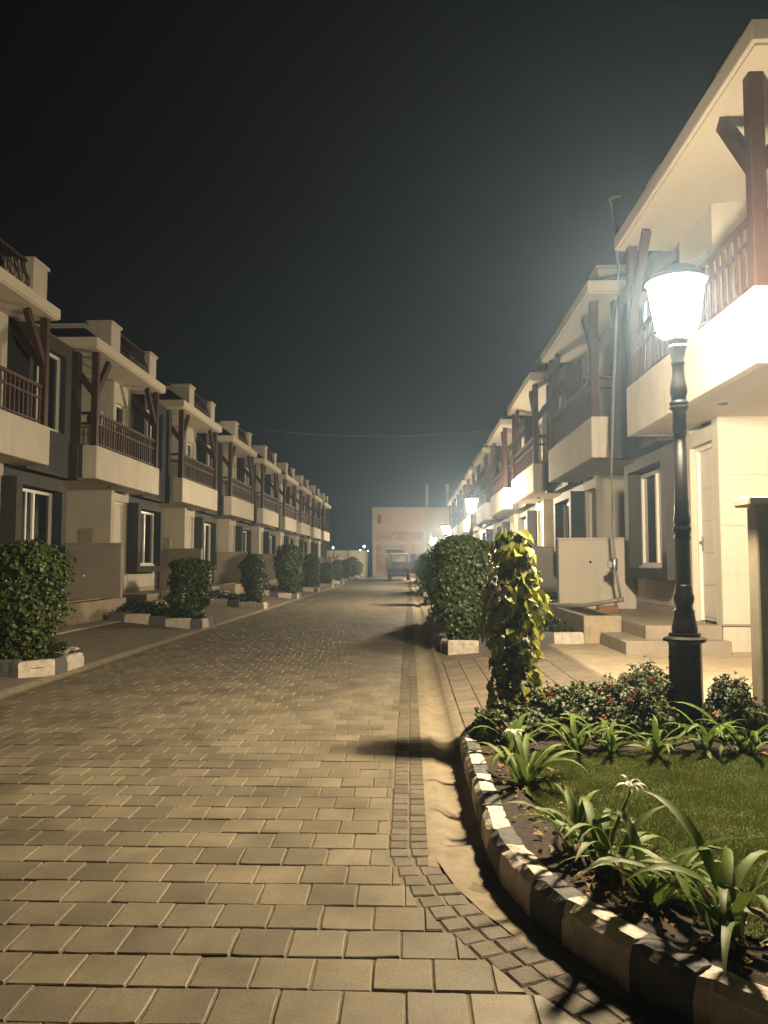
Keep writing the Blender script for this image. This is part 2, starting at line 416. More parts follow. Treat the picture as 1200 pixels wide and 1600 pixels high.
for cx, cyy, poly, full in cand:
    dz = R.gauss(0, .0013); tl = (R.gauss(0, .007), R.gauss(0, .007))
    if (cx, cyy) in vset:
        if full:
            o = obj('paver', R.choice(full_meshes), rd, (cx, cyy, dz), (tl[1], -tl[0], R.gauss(0, .006)))
        else:
            b = MB(); slab_poly(b, [(p[0]-cx, p[1]-cyy) for p in poly], 0, .03, .005); o = b.build('paver', 'paver', rd, (cx, cyy, dz))
    else:
        nf = len(rest.f); slab_poly(rest, poly, dz, .02, .0028, tl); rest_r += [R.random()]*(len(rest.f)-nf)
o = rest.build('distant_pavers', 'paver', rd); o['kind'] = 'stuff'
a = o.data.attributes.new('rnd', 'FLOAT', 'FACE'); a.data.foreach_set('value', rest_r)

# cobble band: two courses following the kerb curve
def kerb_path(s):      # s<0 straight part (far), s>=0 arc;  returns point of outer kerb foot, and inward normal
    if s <= 0: return (.34, CY-s), (1, 0)
    phi = s/KR; return (CX-KR*math.cos(phi), CY-KR*math.sin(phi)), (math.cos(phi), math.sin(phi))
cb = MB(); cb_r = []; cob_meshes = []
for k in range(4):
    b = MB(); j = lambda: R.uniform(-.003, .003); w = .041
    slab_poly(b, [(-w+j(),-w+j()),(w+j(),-w+j()),(w+j(),w+j()),(-w+j(),w+j())], .001, .03, .006); cob_meshes.append(b.mesh('cobble', 'cobble'))
cnt = 0; s = 2.3
while s > -32.5:
    for c in (0, 1):
        dist = .10*0; 
        if s > 0:
            phi = s/KR; r_ = band_r(phi)-.050-.098*c; px, py = CX-r_*math.cos(phi), CY-r_*math.sin(phi); ang = phi
        else:
            px, py, ang = -.1+.047+.092*c, CY-s, 0
        z = R.gauss(-.001, .0015)
        if cnt < 300:
            obj('cobble', R.choice(cob_meshes), rd, (px, py, z), (R.gauss(0,.012), R.gauss(0,.012), ang+R.gauss(0,.03)), (1.10 if s > 0 else 1.04, (1.17 if s > 0 else 1.07)*R.uniform(.97, 1.03), 1)); cnt += 1
        else:
            nf = len(cb.f); slab_poly(cb, [(px-.041,py-.041),(px+.041,py-.041),(px+.041,py+.041),(px-.041,py+.041)], z, .02, .006); cb_r += [R.random()]*(len(cb.f)-nf)
    s -= .094 if s < 0 else .088
o = cb.build('distant_cobbles', 'cobble', rd); o['kind'] = 'stuff'
a = o.data.attributes.new('rnd', 'FLOAT', 'FACE'); a.data.foreach_set('value', cb_r)

# gutters
def gutter(name, label, path, prof):
    V = []; F = []; n = len(prof)
    for (p, q) in path:
        for d, z in prof: V.append((p[0]+q[0]*d, p[1]+q[1]*d, z+R.gauss(0, .0005)))
    for i in range(len(path)-1):
        for k in range(n-1): F.append((i*n+k, (i+1)*n+k, (i+1)*n+k+1, i*n+k+1))
    b = MB().add(V, F, True); return tag(b.build(name, 'gutter'), label, 'gutter', kind='structure')
ys = [3.42+.12*i for i in range(29)]+[7+.6*i for i in range(115)]
gutter('gutter', 'shallow cement gutter along the right road edge', [((0, yy), (1, 0)) for yy in ys],
       [(.078,.000),(.15,.002),(.165,-.005),(.2,-.024),(.25,-.034),(.30,-.026),(.33,-.008),(.345,.008),(.42,.012)])
arc = []
for i in range(26):
    ph = -.03+i*.05; arc.append(ph)
V = []; F = []
for ph in arc:
    c, s_ = math.cos(max(ph, 0)), math.sin(max(ph, 0)); yo = -min(ph, 0)*KR
    ro = max(band_r(ph)-.196, KR+.005)
    for t in (0, .35, .7, 1):
        r_ = ro+(KR-.06-ro)*t; V.append((CX-r_*c, CY-r_*s_+yo, -.001+R.gauss(0, .003)-.006*(t*(1-t))))
for i in range(len(arc)-1):
    for k in range(3): F.append((i*4+k, (i+1)*4+k, (i+1)*4+k+1, i*4+k+1))
V = [v for v in V if True]
o = MB().add(V, F, True).build('gutter_apron', 'gutter'); tag(o, 'smooth cement apron where the gutter meets the curved kerb', 'gutter', kind='structure')
gutter('gutter', 'cement gutter along the left road edge', [((-4.1, yy), (1, 0)) for yy in [-4+.8*i for i in range(98)]],
       [(-.02,.02),(.03,.012),(.06,-.012),(.12,-.018),(.17,-.006),(.2,.006),(.215,.004)])

# forecourts
def forecourt(sgn, x0, name, label, y0, y1):
    f = obj(name, None); tag(f, label, 'forecourt', kind='structure')
    b = MB(); xs = [0, 1.5, 1.5, 6]
    P = [(0, zslope(0)-.012), (1.48, zslope(1.48)-.012), (1.5, .19), (6.5, .19)]
    for i in range(3):
        (a0, z0), (a1, z1) = P[i], P[i+1]
        b2 = MB().add([(x0+sgn*a0,y0,z0),(x0+sgn*a1,y0,z1),(x0+sgn*a1,y1,z1),(x0+sgn*a0,y1,z0)], [(0,1,2,3)])
        b2.build('paving' if i == 0 else 'concrete_pad', 'forecourt' if i == 0 else 'concrete', f)
    return f
fr = forecourt(1, .42, 'forecourt', 'sloping paved forecourt before the right house row', 6.02, 66)
MB().add([(.42, 5.2, .008), (1.0, 5.2, .07), (1.0, 6.02, .07), (.42, 6.02, .008)], [(0, 1, 2, 3)]).build('paving', 'forecourt', fr)
fl = forecourt(-1, -4.1, 'forecourt', 'sloping paved forecourt before the left house row', -2, 72)
dm = []
for k in range(5):
    b = MB(); j = lambda: R.uniform(-.002, .002)
    slab_poly(b, [(-.097+j(),-.047+j()),(.097+j(),-.047+j()),(.097+j(),.047+j()),(-.097+j(),.047+j())], 0, .02, .005); dm.append(b.mesh('drive_paver', 'drive'))
sl = math.atan(.16/1.45)
for i in range(7):
    for k in range(43):
        xx = .42+.105+.2*i; yy = 6.1+.1*k+(.05 if i % 2 else 0)
        obj('drive_paver', R.choice(dm), fr, (xx, yy, zslope(xx-.42)+R.gauss(0, .001)), (R.gauss(0, .01), -sl, R.gauss(0, .01)))

# ------------------------------------------------------------------ houses
def make_house(s, detail, pd):
    root = obj('terrace_house', None); kids = []
    def part(b, name, m, parent=None):
        o = b.build(name, m, parent or root); KIDS.setdefault((parent or root).name, []).append(o); KIDS.setdefault(o.name, []); return o
    def inst(name, me, parent, loc, rot=(0,0,0)):
        o = obj(name, me, parent, loc, rot); KIDS.setdefault(parent.name, []).append(o); KIDS.setdefault(o.name, []); return o
    def B(u0, u1, d0, d1, z0, z1, c=0, b=None): return (b or MB()).box(s*d0, s*d1, u0, u1, z0, z1, c)
    E_ = 6.44
    # walls
    b = MB()
    B(2.75, E_, .9, 6, 0, 3.10, b=b); B(2.75, E_, .9, 6, 3.10, 5.98, b=b)
    B(0.0, .1, .9, 6, 0, 5.98, b=b); B(.1, 2.75, 3.2, 6, 0, 5.98, b=b)
    for (z0, zd, z1) in ((.1, 2.9, 3.10), (3.10, 5.45, 5.97)):
        B(2.75, 2.95, .72, .9, z0, z1, b=b); B(3.75, 3.95, .72, .9, z0, z1, b=b); B(2.95, 3.75, .72, .9, zd, z1, b=b)
    B(3.95, E_, .72, .9, .1, 1.08, b=b)
    part(b, 'wall', 'wall')
    if detail:
        for zz in (.54, 1.15, 1.78, 2.42):     # large cladding panels on the side wall
            for k in range(2):
                part(B(2.738, 2.749, .725+k*1.22, 1.935+k*1.22, zz, zz+.615), 'wall_panel', 'wall')
        for k in range(4):
            part(B(3.96+k*.62, 4.57+k*.62, .708, .719, .66, 1.04), 'wall_panel', 'wall')
        part(B(2.72, 2.748, .70, 3.2, .52, .535), 'skirting', 'taupe')
    part(B(3.9, 6.4, .69, .719, .52, .64), 'skirting', 'taupe')
    # grey bay
    b = MB()
    B(3.95, E_, .72, .9, 1.08, 1.25, b=b); B(3.95, E_, .72, .9, 2.78, 3.7, b=b); B(3.95, 4.12, .72, .9, 1.25, 2.78, b=b); B(5.75, E_, .72, .9, 1.25, 2.78, b=b)
    B(3.95, E_, .72, .9, 3.7, 4.0, b=b); B(3.95, E_, .72, .9, 5.65, 5.97, b=b); B(3.95, 4.42, .72, .9, 4.0, 5.65, b=b); B(5.82, E_, .72, .9, 4.0, 5.65, b=b)
    B(4.26, 6.16, .44, .72, 3.1, 4.0, b=b); B(4.26, 6.16, .44, .72, 5.65, 5.95, b=b); B(4.26, 4.42, .44, .72, 4.0, 5.65, b=b); B(5.82, 6.16, .44, .72, 4.0, 5.65, b=b)
    B(6.20, E_, .36, .72, 3.9, 5.9, b=b); B(6.165, 6.43, .30, .72, 3.1, 3.9, b=b)
    part(b, 'bay', 'grey')
    # ground window surround
    b = MB(); u0, u1 = 3.88, 5.98
    B(u0, u1, .42, .72, 1.06, 1.22, b=b); B(u0, u1, .42, .72, 2.78, 2.92, b=b); B(u0, u0+.22, .42, .72, 1.22, 2.78, b=b); B(u1-.22, u1, .42, .72, 1.22, 2.78, b=b)
    part(b, 'window_surround', 'grey')
    def window(u0, u1, z0, z1, d):
        b = MB(); w = .06
        B(u0, u1, d, d+.07, z0, z0+w, b=b); B(u0, u1, d, d+.07, z1-w, z1, b=b); B(u0, u0+w, d, d+.07, z0+w, z1-w, b=b); B(u1-w, u1, d, d+.07, z0+w, z1-w, b=b)
        um = (u0+u1)/2; B(um-.035, um+.035, d-.012, d+.06, z0+w, z1-w, b=b); B(u0+.42*(u1-u0)-.15, u0+.42*(u1-u0)-.11, d+.01, d+.05, z0+w, z1-w, b=b)
        o = part(b, 'window', 'white')
        part(B(u0+w, um-.03, d+.03, d+.04, z0+w, z1-w), 'pane', 'glass', o); part(B(um+.03, u1-w, d+.045, d+.055, z0+w, z1-w), 'pane', 'glass', o)
        part(B(u0-.02, u1+.02, d-.05, d-.001, z0-.03, z0+.01, .004), 'sill', 'white', o)
    window(4.12, 5.74, 1.25, 2.75, .62); window(4.43, 5.81, 4.02, 5.63, .56)
    # doors
    def door(z0, z1, glass):
        b = MB(); B(2.95, 3.0, .80, .9, z0, z1, b=b); B(3.70, 3.75, .80, .9, z0, z1, b=b); B(3.0, 3.70, .80, .9, z1-.06, z1, b=b)
        o = part(b, 'door', 'white')
        part(B(3.0, 3.70, .845, .888, z0+.01, z1-.06), 'leaf_panel', 'glass' if glass else 'door', o)
        if not glass:
            n = 5; h = (z1-z0-.2)/n
            for k in range(n):
                part(B(3.02, 3.24, .836, .844, z0+.05+k*h, z0+.04+k*h+h, .003), 'door_panel', 'door', o)
                part(B(3.25, 3.68, .836, .844, z0+.05+k*h, z0+.04+k*h+h, .003), 'door_panel', 'door', o)
        b = MB(); B(3.61, 3.65, .815, .83, z0+.95, z0+1.15, .004, b=b); B(3.52, 3.64, .78, .80, z0+1.06, z0+1.085, .004, b=b); B(3.62, 3.64, .79, .82, z0+1.06, z0+1.085, b=b)
        part(b, 'handle', 'steel', o)
    door(.52, 2.9, False); door(3.4, 5.45, True)
    # porch
    part(B(2.72, 6.4, -.25, .70, .15, .52, .008), 'porch_floor', 'floor'); part(B(2.42, 3.68, -.58, .69, .15, .355, .008), 'porch_step', 'floor')
    b = MB(); B(3.78, 6.30, -.78, -.70, .1, .57, .006, b=b); B(3.78, 3.86, -.70, -.26, .1, .57, .006, b=b); B(6.22, 6.30, -.70, -.26, .1, .57, .006, b=b); B(3.86, 6.22, -.33, -.26, .1, .57, .006, b=b)
    pl = part(b, 'planter_box', 'concrete'); part(B(3.86, 6.22, -.70, -.33, .3, .545), 'planter_soil', 'soil', pl)
    # balcony
    b = MB(); B(0, 4.25, 0, .13, 3.15, 3.88, .012, b=b); B(0, .13, .125, .72, 3.15, 3.88, .01, b=b); B(4.12, 4.25, .125, .72, 3.15, 3.88, .01, b=b)
    part(b, 'balcony_apron', 'apron')
    b = MB(); B(.12, 4.13, .12, .72, 3.16, 3.38, b=b); B(.1, 2.75, .72, 3.2, 3.165, 3.38, b=b); part(b, 'balcony_slab', 'soffit')
    part(MB().lathe([(.055, 3.145), (.055, 3.165)], 14, s*.45, 1.9), 'downlight', 'grey')
    rail = []
    for u in (.08, 4.12):
        p = part(B(u-.07, u+.07, .02, .16, 3.88, 5.96, .008), 'post', 'brown')
        du = 1 if u < 2 else -1
        part(MB().obox((s*.09, u+.03*du, 5.05), (s*.09, u+.72*du, 5.9), .10, .14), 'bracket', 'brown', p)
        part(MB().obox((s*.12, u, 5.05), (s*.75, u, 5.85), .14, .10, (0,1,0)), 'bracket', 'brown', p)
    b = MB(); B(.18, 4.05, .06, .12, 4.58, 4.64, b=b); B(.18, 4.05, .07, .11, 4.37, 4.41, b=b); B(.18, 4.05, .07, .11, 3.93, 3.96, b=b)
    for u in (.11,): B(u-.03, u+.03, .16, .72, 4.58, 4.64, b=b); B(u-.02, u+.02, .16, .72, 4.37, 4.41, b=b); B(u-.02, u+.02, .42, .46, 3.88, 4.58, b=b)
    nb = 25; sp_ = 3.87/nb
    if not detail:
        for k in range(nb): B(.18+sp_*(k+.5)-.02, .18+sp_*(k+.5)+.02, .075, .105, 3.88, 4.58, b=b)
    ra = part(b, 'railing', 'brown')
    if detail:
        me = B(-.02, .02, .075, .105, 3.88, 4.579).mesh('baluster', 'brown')
        for k in range(nb): inst('baluster', me, ra, (0, .18+sp_*(k+.5), 0))
    # roof
    b = MB(); B(-.4, 4.30, -.12, .75, 5.98, 6.18, .01, b=b); B(-.36, 4.26, -.08, .75, 5.955, 5.981, b=b)
    part(b, 'eave', 'soffit')
    part(B(.0, E_, .752, 6, 5.985, 6.165), 'roof_slab', 'soffit')
    p0, p1, q0, q1 = -.37, 4.28, -.10, 4.0
    A = [(s*q0, p0, 6.182), (s*q0, p1, 6.182), (s*q1, p0, 6.182), (s*q1, p1, 6.182)]
    I = [(s*.78, 1.04, 6.82), (s*.78, 4.25, 6.82), (s*q1, 1.04, 6.82)]
    part(MB().add(A+I, [(0,1,5,4), (0,4,6,2)]), 'tiled_roof', 'tile')
    for (u0, u1) in ((1.05, 1.62), (3.72, 4.27)):
        o = part(B(u0, u1, pd, pd+.55, 6.165, 6.93), 'parapet_pillar', 'wall'); part(B(u0-.04, u1+.04, pd-.04, pd+.59, 6.931, 7.0, .012), 'cap', 'wall', o)
    b = MB(); B(1.06, 1.22, pd+.551, 5, 6.17, 6.86, b=b); B(4.10, 4.26, pd+.551, 5, 6.17, 6.86, b=b); B(1.0, 1.26, pd+.6, 5, 6.861, 6.92, b=b)
    B(1.62, 3.72, pd+.03, pd+.25, 6.166, 6.26, b=b)
    part(b, 'parapet', 'wall')
    dm_ = pd+.14
    b = MB(); B(1.62, 3.72, dm_-.03, dm_+.03, 6.90, 6.95, b=b); B(1.62, 3.72, dm_-.02, dm_+.02, 6.28, 6.31, b=b)
    bar = [(s*dm_, 0, 6.29), (s*(dm_-.03), 0, 6.36), (s*(dm_-.10), 0, 6.46), (s*(dm_-.10), 0, 6.56), (s*(dm_-.03), 0, 6.68), (s*(dm_+.0), 0, 6.8), (s*dm_, 0, 6.91)]
    nb2 = 16
    if not detail:
        for k in range(nb2): b.tube([(p[0], 1.62+2.10/nb2*(k+.5), p[2]) for p in bar], .012, 4)
    rb = part(b, 'roof_railing', 'brown')
    if detail:
        me = MB().tube(bar, .014, 5).mesh('baluster', 'brown')
        for k in range(nb2): inst('baluster', me, rb, (0, 1.62+2.10/nb2*(k+.5), 0))
    return root

def house_row(s, X, y0, n, side, pd, nd):
    protos = {}
    for i in range(n):
        det = i < nd
        if det not in protos:
            h = make_house(s, det, pd); protos[det] = h; first = True
        else: h = copy_tree(protos[det])
        h.location = (X, y0+PITCH*i, 0)
        lab = f'cream two storey terrace house with brown balcony railing, {ORD[i]} in the {side} row'
        if i == n-1: lab = f'farthest cream two storey terrace house at the end of the {side} row'
        tag(h, lab, 'house', f'{side} row of terrace houses')
house_row(1, XR, RSTART, NRH, 'right', .42, 4)
house_row(-1, XL, LSTART, NLH, 'left', .15, 5)

# boundary walls between units
def bwall(s, X, y, i, side):
    x0, x1 = X+s*(.70), X-s*.62
    t = thing('boundary_wall', f'low cream dividing wall on the {side} side before the {ORD[i]} balcony' if i else f'low cream dividing wall at the near end of the {side} row', 'wall', (0, 0, 0), f'dividing walls of the {side} row')
    MB().box(x0, x1, y-.08, y+.08, .1, 1.70, .006).build('wall_body', 'wall' if s > 0 else 'taupe', t)
    MB().box(x0, x1-s*.02, y-.095, y+.095, 1.701, 1.74, .008).build('coping', 'wall' if s > 0 else 'taupe', t)
    MB().box(x0, x1-s*.004, y-.09, y-.0805, .15, .45).build('skirting', 'grey', t)
    if s > 0 and i == 1: MB().lathe([(.022, 0), (.022, .012)], 10).build('drain_hole', 'dark', t).matrix_local = Matrix.Translation((3.12, y-.079, 1.32)) @ Matrix.Rotation(rad(90), 4, 'X')
for i in range(1, NRH): bwall(1, XR, RSTART+PITCH*i, i, 'right')
for i in range(1, NLH): bwall(-1, XL, LSTART+PITCH*i, i, 'left')
for i in range(1, NLH):      # rain pipes and meter boxes of the left row
    o = MB().tube([(XL-.64, LSTART+PITCH*i-.11, .3), (XL-.64, LSTART+PITCH*i-.11, 1.7)], .018, 8).build('drain_pipe', 'brown'); tag(o, f'thin brown drain pipe on the {ORD[i]} left dividing wall', 'pipe', 'drain pipes of the left row')
    if i > 4: continue
    t = thing('meter_box', f'small cream meter box on the side wall of the {ORD[i]} left house', 'meter box', (XL-1.35, LSTART+PITCH*i+2.73, 1.95), 'meter boxes of the left row')
    MB().box(-.17, .17, -.06, .0, -.22, .22, .008).build('box_body', 'taupe', t); MB().box(.09, .12, -.056, -.05, -.02, .01).build('latch', 'dark', t)

t = thing('air_conditioner', 'small cream air conditioner unit on the upper wall of the second left house', 'air conditioner', (XL-1.25, LSTART+PITCH+2.70, 4.95))
MB().box(-.30, .30, -.16, .0, -.2, .2, .012).build('casing', 'soffit', t)
MB().lathe([(.15, 0), (.15, .012)], 18).build('fan_grille', 'grey', t).matrix_local = Matrix.Translation((.08, -.161, 0)) @ Matrix.Rotation(rad(90), 4, 'X')
# end wall of the corner plot, right foreground
t = thing('garden_wall', 'rough grey garden wall with a coping slab right of the lamp post', 'wall')
MB().box(2.43, 7.5, 5.50, 5.66, .0, 1.70, .01).build('wall_body', 'roughwall', t)
MB().box(2.36, 7.5, 5.46, 5.71, 1.701, 1.77, .012).build('coping', 'roughwall', t)

# ------------------------------------------------------------------ beds with painted kerbs
def kerb_mesh(L, h, w, m):
    b = MB(); c = .022
    prof = [(0, -.06), (0, h*.5), (0, h-c*1.3), (c, h), (w*.6, h), (w, h-.006), (w, -.06)]      # across: 0 = outer face
    n = len(prof); vs = []; ns = 7
    for k in range(ns):
        y_ = .006+(L-.012)*k/(ns-1)
        for i, (d, z) in enumerate(prof):
            j = .0045 if 0 < i < 6 else 0
            e_ = .009 if k in (0, ns-1) and i in (2, 3, 4) else 0
            vs.append((d+R.uniform(-j, j)+(e_ if i == 2 else 0), y_, z+R.uniform(-j, j)-(R.uniform(0, .016) if R.random() < .12 and i in (2, 3) else 0)-e_*.6))
    fs = [tuple(range(n))[::-1], tuple((ns-1)*n+i for i in range(n))]
    for k in range(ns-1): fs += [(k*n+i, (k+1)*n+i, (k+1)*n+(i+1) % n, k*n+(i+1) % n) for i in range(n)]
    return b.add(vs, fs).mesh('kerb_stone', m)
KM = {}
def kerb_line(parent, pts, L, h, w, zf, flip=False, start=0):
    # pts: dense polyline of the outer foot, kerb body to the right of travel unless flip
    cum = [0]
    for i in range(len(pts)-1): cum.append(cum[-1]+math.dist(pts[i], pts[i+1]))
    def at(s):
        s = min(max(s, 0), cum[-1]); 
        for i in range(len(pts)-1):
            if s <= cum[i+1]: 
                t = (s-cum[i])/max(cum[i+1]-cum[i], 1e-6); return (pts[i][0]+(pts[i+1][0]-pts[i][0])*t, pts[i][1]+(pts[i+1][1]-pts[i][1])*t)
        return pts[-1]
    n = max(1, round(cum[-1]/L)); L = cum[-1]/n
    for k in range(n):
        e0_ = k+(.10 if (k+start) % 2 else -.10); e1_ = k+1+(-.10 if (k+start) % 2 else .10)
        p, q = at(e0_*L), at(e1_*L); l = math.dist(p, q); col = 'kerbw' if (k+start) % 2 == 0 else 'kerbd'
        key = (col, h, w)
        if key not in KM: KM[key] = [kerb_mesh(1.0, h, w, col) for _ in range(6)]
        a = math.atan2(q[1]-p[1], q[0]-p[0])-math.pi/2
        o = obj('kerb_stone', R.choice(KM[key]), parent, (p[0], p[1], zf(p, q)+R.gauss(0, .004)), (0, R.gauss(0, .012), a+R.gauss(0, .006)), ((-1 if flip else 1), l, 1))
def rounded(x0, x1, y0, y1, r):     # open U outline: starts at far inside x1,y0 -> x0 side -> x1,y1
    s = 1 if x1 > x0 else -1; pts = [(x1, y0)]
    for i in range(9):
        a = i/8*math.pi/2; pts.append((x0+s*(r-r*math.sin(a)), y0+r-r*math.cos(a)))
    for i in range(9):
        a = i/8*math.pi/2; pts.append((x0+s*(r-r*math.cos(a)), y1-r+r*math.sin(a)))
    pts.append((x1, y1)); return pts
def groundcover(name, label, x0, x1, y0, y1, zf, h, n, size, seed, m='leafg', group=None):
    g = np.random.default_rng(seed); x = g.uniform(x0, x1, n); y = g.uniform(y0, y1, n)
    bump = h*(.72+.28*np.sin(x*5.1+seed)*np.cos(y*4.3+seed*2)); ed = np.minimum.reduce([np.abs(x-x0), np.abs(x-x1), np.abs(y-y0), np.abs(y-y1)])
    bump *= np.clip(.45+ed/.25*.55, .3, 1)
    z = np.array([zf(a) for a in x])+bump*np.sqrt(g.uniform(.05, 1, n))
    N = np.stack([g.normal(0, .5, n), g.normal(-.2, .5, n), np.ones(n)], 1)
    o = obj(name, leaf_cloud(np.stack([x, y, z], 1), N, size, m, 'foliage', rng=g, jitter=.5)); tag(o, label, 'ground cover', group, 'stuff'); return o

shrubs_r = [shrub_mesh(1.55, .42, 4600, .068, 'leafd', 5), shrub_mesh(1.5, .40, 2600, .085, 'leafd', 6)]
shrubs_l = [shrub_mesh(1.42, .41, 4800, .062, 'leafd', 21), shrub_mesh(1.35, .38, 3400, .068, 'leafd', 22), shrub_mesh(1.5, .42, 3000, .075, 'leafd', 23)]
trunk_me = trunk_mb(1.1, .035).mesh('trunk', 'bark')
def shrub(label, me, loc, sc, rot, group):
    t = thing('clipped_shrub', label, 'shrub', loc, group, (0, 0, rot)); t.scale = sc
    obj('foliage', me, t); obj('trunk', trunk_me, t)
# right beds
for i in range(8):
    y0 = 10.85+PITCH*i; y1 = y0+1.9; zf = lambda p, q: zslope((p[0]+q[0])/2-.42)
    bed = thing('planting_bed', f'planting bed with white and slate painted kerb, {ORD[i]} along the right road edge', 'planting bed', (0, 0, 0), 'right planting beds')
    kerb_line(bed, rounded(.45, 2.4, y0, y1, .28), .36, .17, .11, zf, flip=False, start=0)
    sp_ = rounded(.51, 2.42, y0+.06, y1-.06, .24); MB().add([(p[0], p[1], .115+.08*(p[0]-.5)) for p in sp_], [tuple(range(len(sp_)))]).build('soil', 'soil', bed)
    shrub(f'tall clipped leafy shrub in the {ORD[i]} bed along the right road edge', shrubs_r[0 if i == 0 else (i % 2)], (.86+R.uniform(-.05,.05) - (.08 if i == 0 else 0), y0+.6, .12), (1.0, 1.0, [1.0, .95, 1.0, .9, 1.05, .95, 1, 1][i]), R.uniform(0, 6), 'shrubs of the right beds')
    if i < 5: groundcover('ground_cover', f'low dark green ground cover in the {ORD[i]} bed along the right road edge', .6, 2.35, y0+.2, y1-.2, lambda x: .12+.08*(x-.5), .26, 1500 if i == 0 else 700, .07, 40+i, group='ground cover of the right beds')
# left beds
lh = [1.0, .93, 1.04, 1.22, 1.15, .78, 1.02, 1.0, 1.1, .95]
lw = [1.0, .98, .85, 1.1, .98, .9, .85, .85, .9, .9]
for i in range(10):
    y0 = 8.5+PITCH*i; y1 = y0+1.5; zf = lambda p, q: zslope(-(p[0]+q[0])/2-4.1)
    bed = thing('planting_bed', f'planting bed with white and slate painted kerb, {ORD[i]} along the left road edge', 'planting bed', (0, 0, 0), 'left planting beds')
    kerb_line(bed, rounded(-4.08, -5.9, y0, y1, .35), .40, .17, .11, zf, flip=True, start=1 if i else 0)
    sp_ = rounded(-4.14, -5.9, y0+.06, y1-.06, .30); MB().add([(p[0], p[1], .115+.08*(-p[0]-4.1)) for p in sp_], [tuple(range(len(sp_)))]).build('soil', 'soil', bed)
    shrub(f'clipped leafy shrub in the {ORD[i]} bed along the left road edge', shrubs_l[[0,1,1,2,1,2,1,0,2,1][i]], (-4.45-(.12 if i == 0 else 0), y0+.62, .12), (lw[i], lw[i], lh[i]), R.uniform(0, 6), 'shrubs of the left beds')
    if i < 6: groundcover('ground_cover', f'low dark ground cover behind the kerb of the {ORD[i]} left bed', -5.85, -4.3, y0+.22, y1-.2, lambda x: .12+.08*(-x-4.1), .34, 1400 if i < 2 else 700, .065, 60+i, group='ground cover of the left beds')
# ------------------------------------------------------------------ corner garden on the right
gb = thing('corner_garden', 'corner lawn bed with a curved white and slate painted kerb', 'garden bed')
kp = [(2.2, 6.0), (.94, 6.0)]
for i in range(1, 9):
    a = i/8*math.pi/2; kp.append((.94-.6*math.sin(a), 5.4+.6*math.cos(a)))
kp += [(.34, 5.0), (.34, 4.3), (.34, 3.6)]
for i in range(1, 40):
    ph = i*.037; kp.append((CX-KR*math.cos(ph), CY-KR*math.sin(ph)))
kerb_line(gb, kp, .27, .150, .100, lambda p, q: .0, flip=True, start=0)
inner = [(CX-(KR-.07)*math.cos(i*.06), CY-(KR-.07)*math.sin(i*.06)) for i in range(0, 26)]
poly = [(7, 5.95), (.96, 5.95), (.72, 5.88), (.55, 5.72), (.45, 5.5), (.42, 5.3), (.42, 3.65)]+inner+[(7, inner[-1][1])]
MB().add([(p[0], p[1], .135) for p in poly], [tuple(range(len(poly)))]).build('soil', 'soil', gb)
lin = [(CX-(KR-.34)*math.cos(i*.06), CY-(KR-.34)*math.sin(i*.06)) for i in range(0, 25)]
lpoly = [(7, 4.84), (.66, 4.84), (.58, 4.0)]+lin+[(7, lin[-1][1])]
MB().add([(p[0], p[1], .150) for p in lpoly], [tuple(range(len(lpoly)))]).build('turf', 'lawnbase', gb)
# grass
n = 190000
gx = NR.uniform(.58, 3.5, n*2); gy = NR.uniform(2.0, 4.9, n*2)
rr = np.hypot(gx-CX, gy-CY); ok = (gy > CY) & (gx > .60) | ((rr < KR-.33) & (gy <= CY)) | ((gx > CX) & (gy > CY-KR+.5))
ok &= (gx < .5*gy+.5)
gx, gy = gx[ok][:n], gy[ok][:n]; n = len(gx)
hh = NR.uniform(.006, .019, n)*(1+.35*np.sin(gx*9+np.sin(gy*7)*2)*np.cos(gy*11)); az = NR.uniform(0, 6.28, n); ln = NR.uniform(.1, .9, n)*hh
wv = .0017
bx, by = np.cos(az), np.sin(az); tx, ty = np.cos(az+NR.uniform(-1, 1, n)+1.5), np.sin(az+NR.uniform(-1, 1, n)+1.5)
z0 = np.full(n, .149)
V = np.stack([np.stack([gx-bx*wv, gy-by*wv, z0], 1), np.stack([gx+bx*wv, gy+by*wv, z0], 1), np.stack([gx+tx*ln, gy+ty*ln, z0+hh], 1)], 1).reshape(-1, 3)
F = np.arange(n*3).reshape(-1, 3)
o = obj('grass', np_mesh('grass', V, F, 'grass')); tag(o, 'short mown green grass of the corner lawn', 'grass', kind='stuff')
# mulch flecks and dry leaves along the bed edge
nf = 420
ph = NR.uniform(-.6, 1.0, nf); rb_ = KR-.13-NR.uniform(0, .38, nf)
mx_ = np.where(ph > 0, CX-rb_*np.cos(ph), CX-rb_); my_ = np.where(ph > 0, CY-rb_*np.sin(ph), CY-ph*KR)
P = np.stack([mx_, my_, NR.uniform(.138, .15, nf)], 1); N = np.stack([NR.normal(0, .4, nf), NR.normal(0, .4, nf), np.ones(nf)], 1)
o = obj('leaf_litter', leaf_cloud(P, N, .03, 'lilyd', 'leaf_litter')); tag(o, 'dry leaf litter on the soil inside the curved kerb', 'leaf litter', kind='stuff')

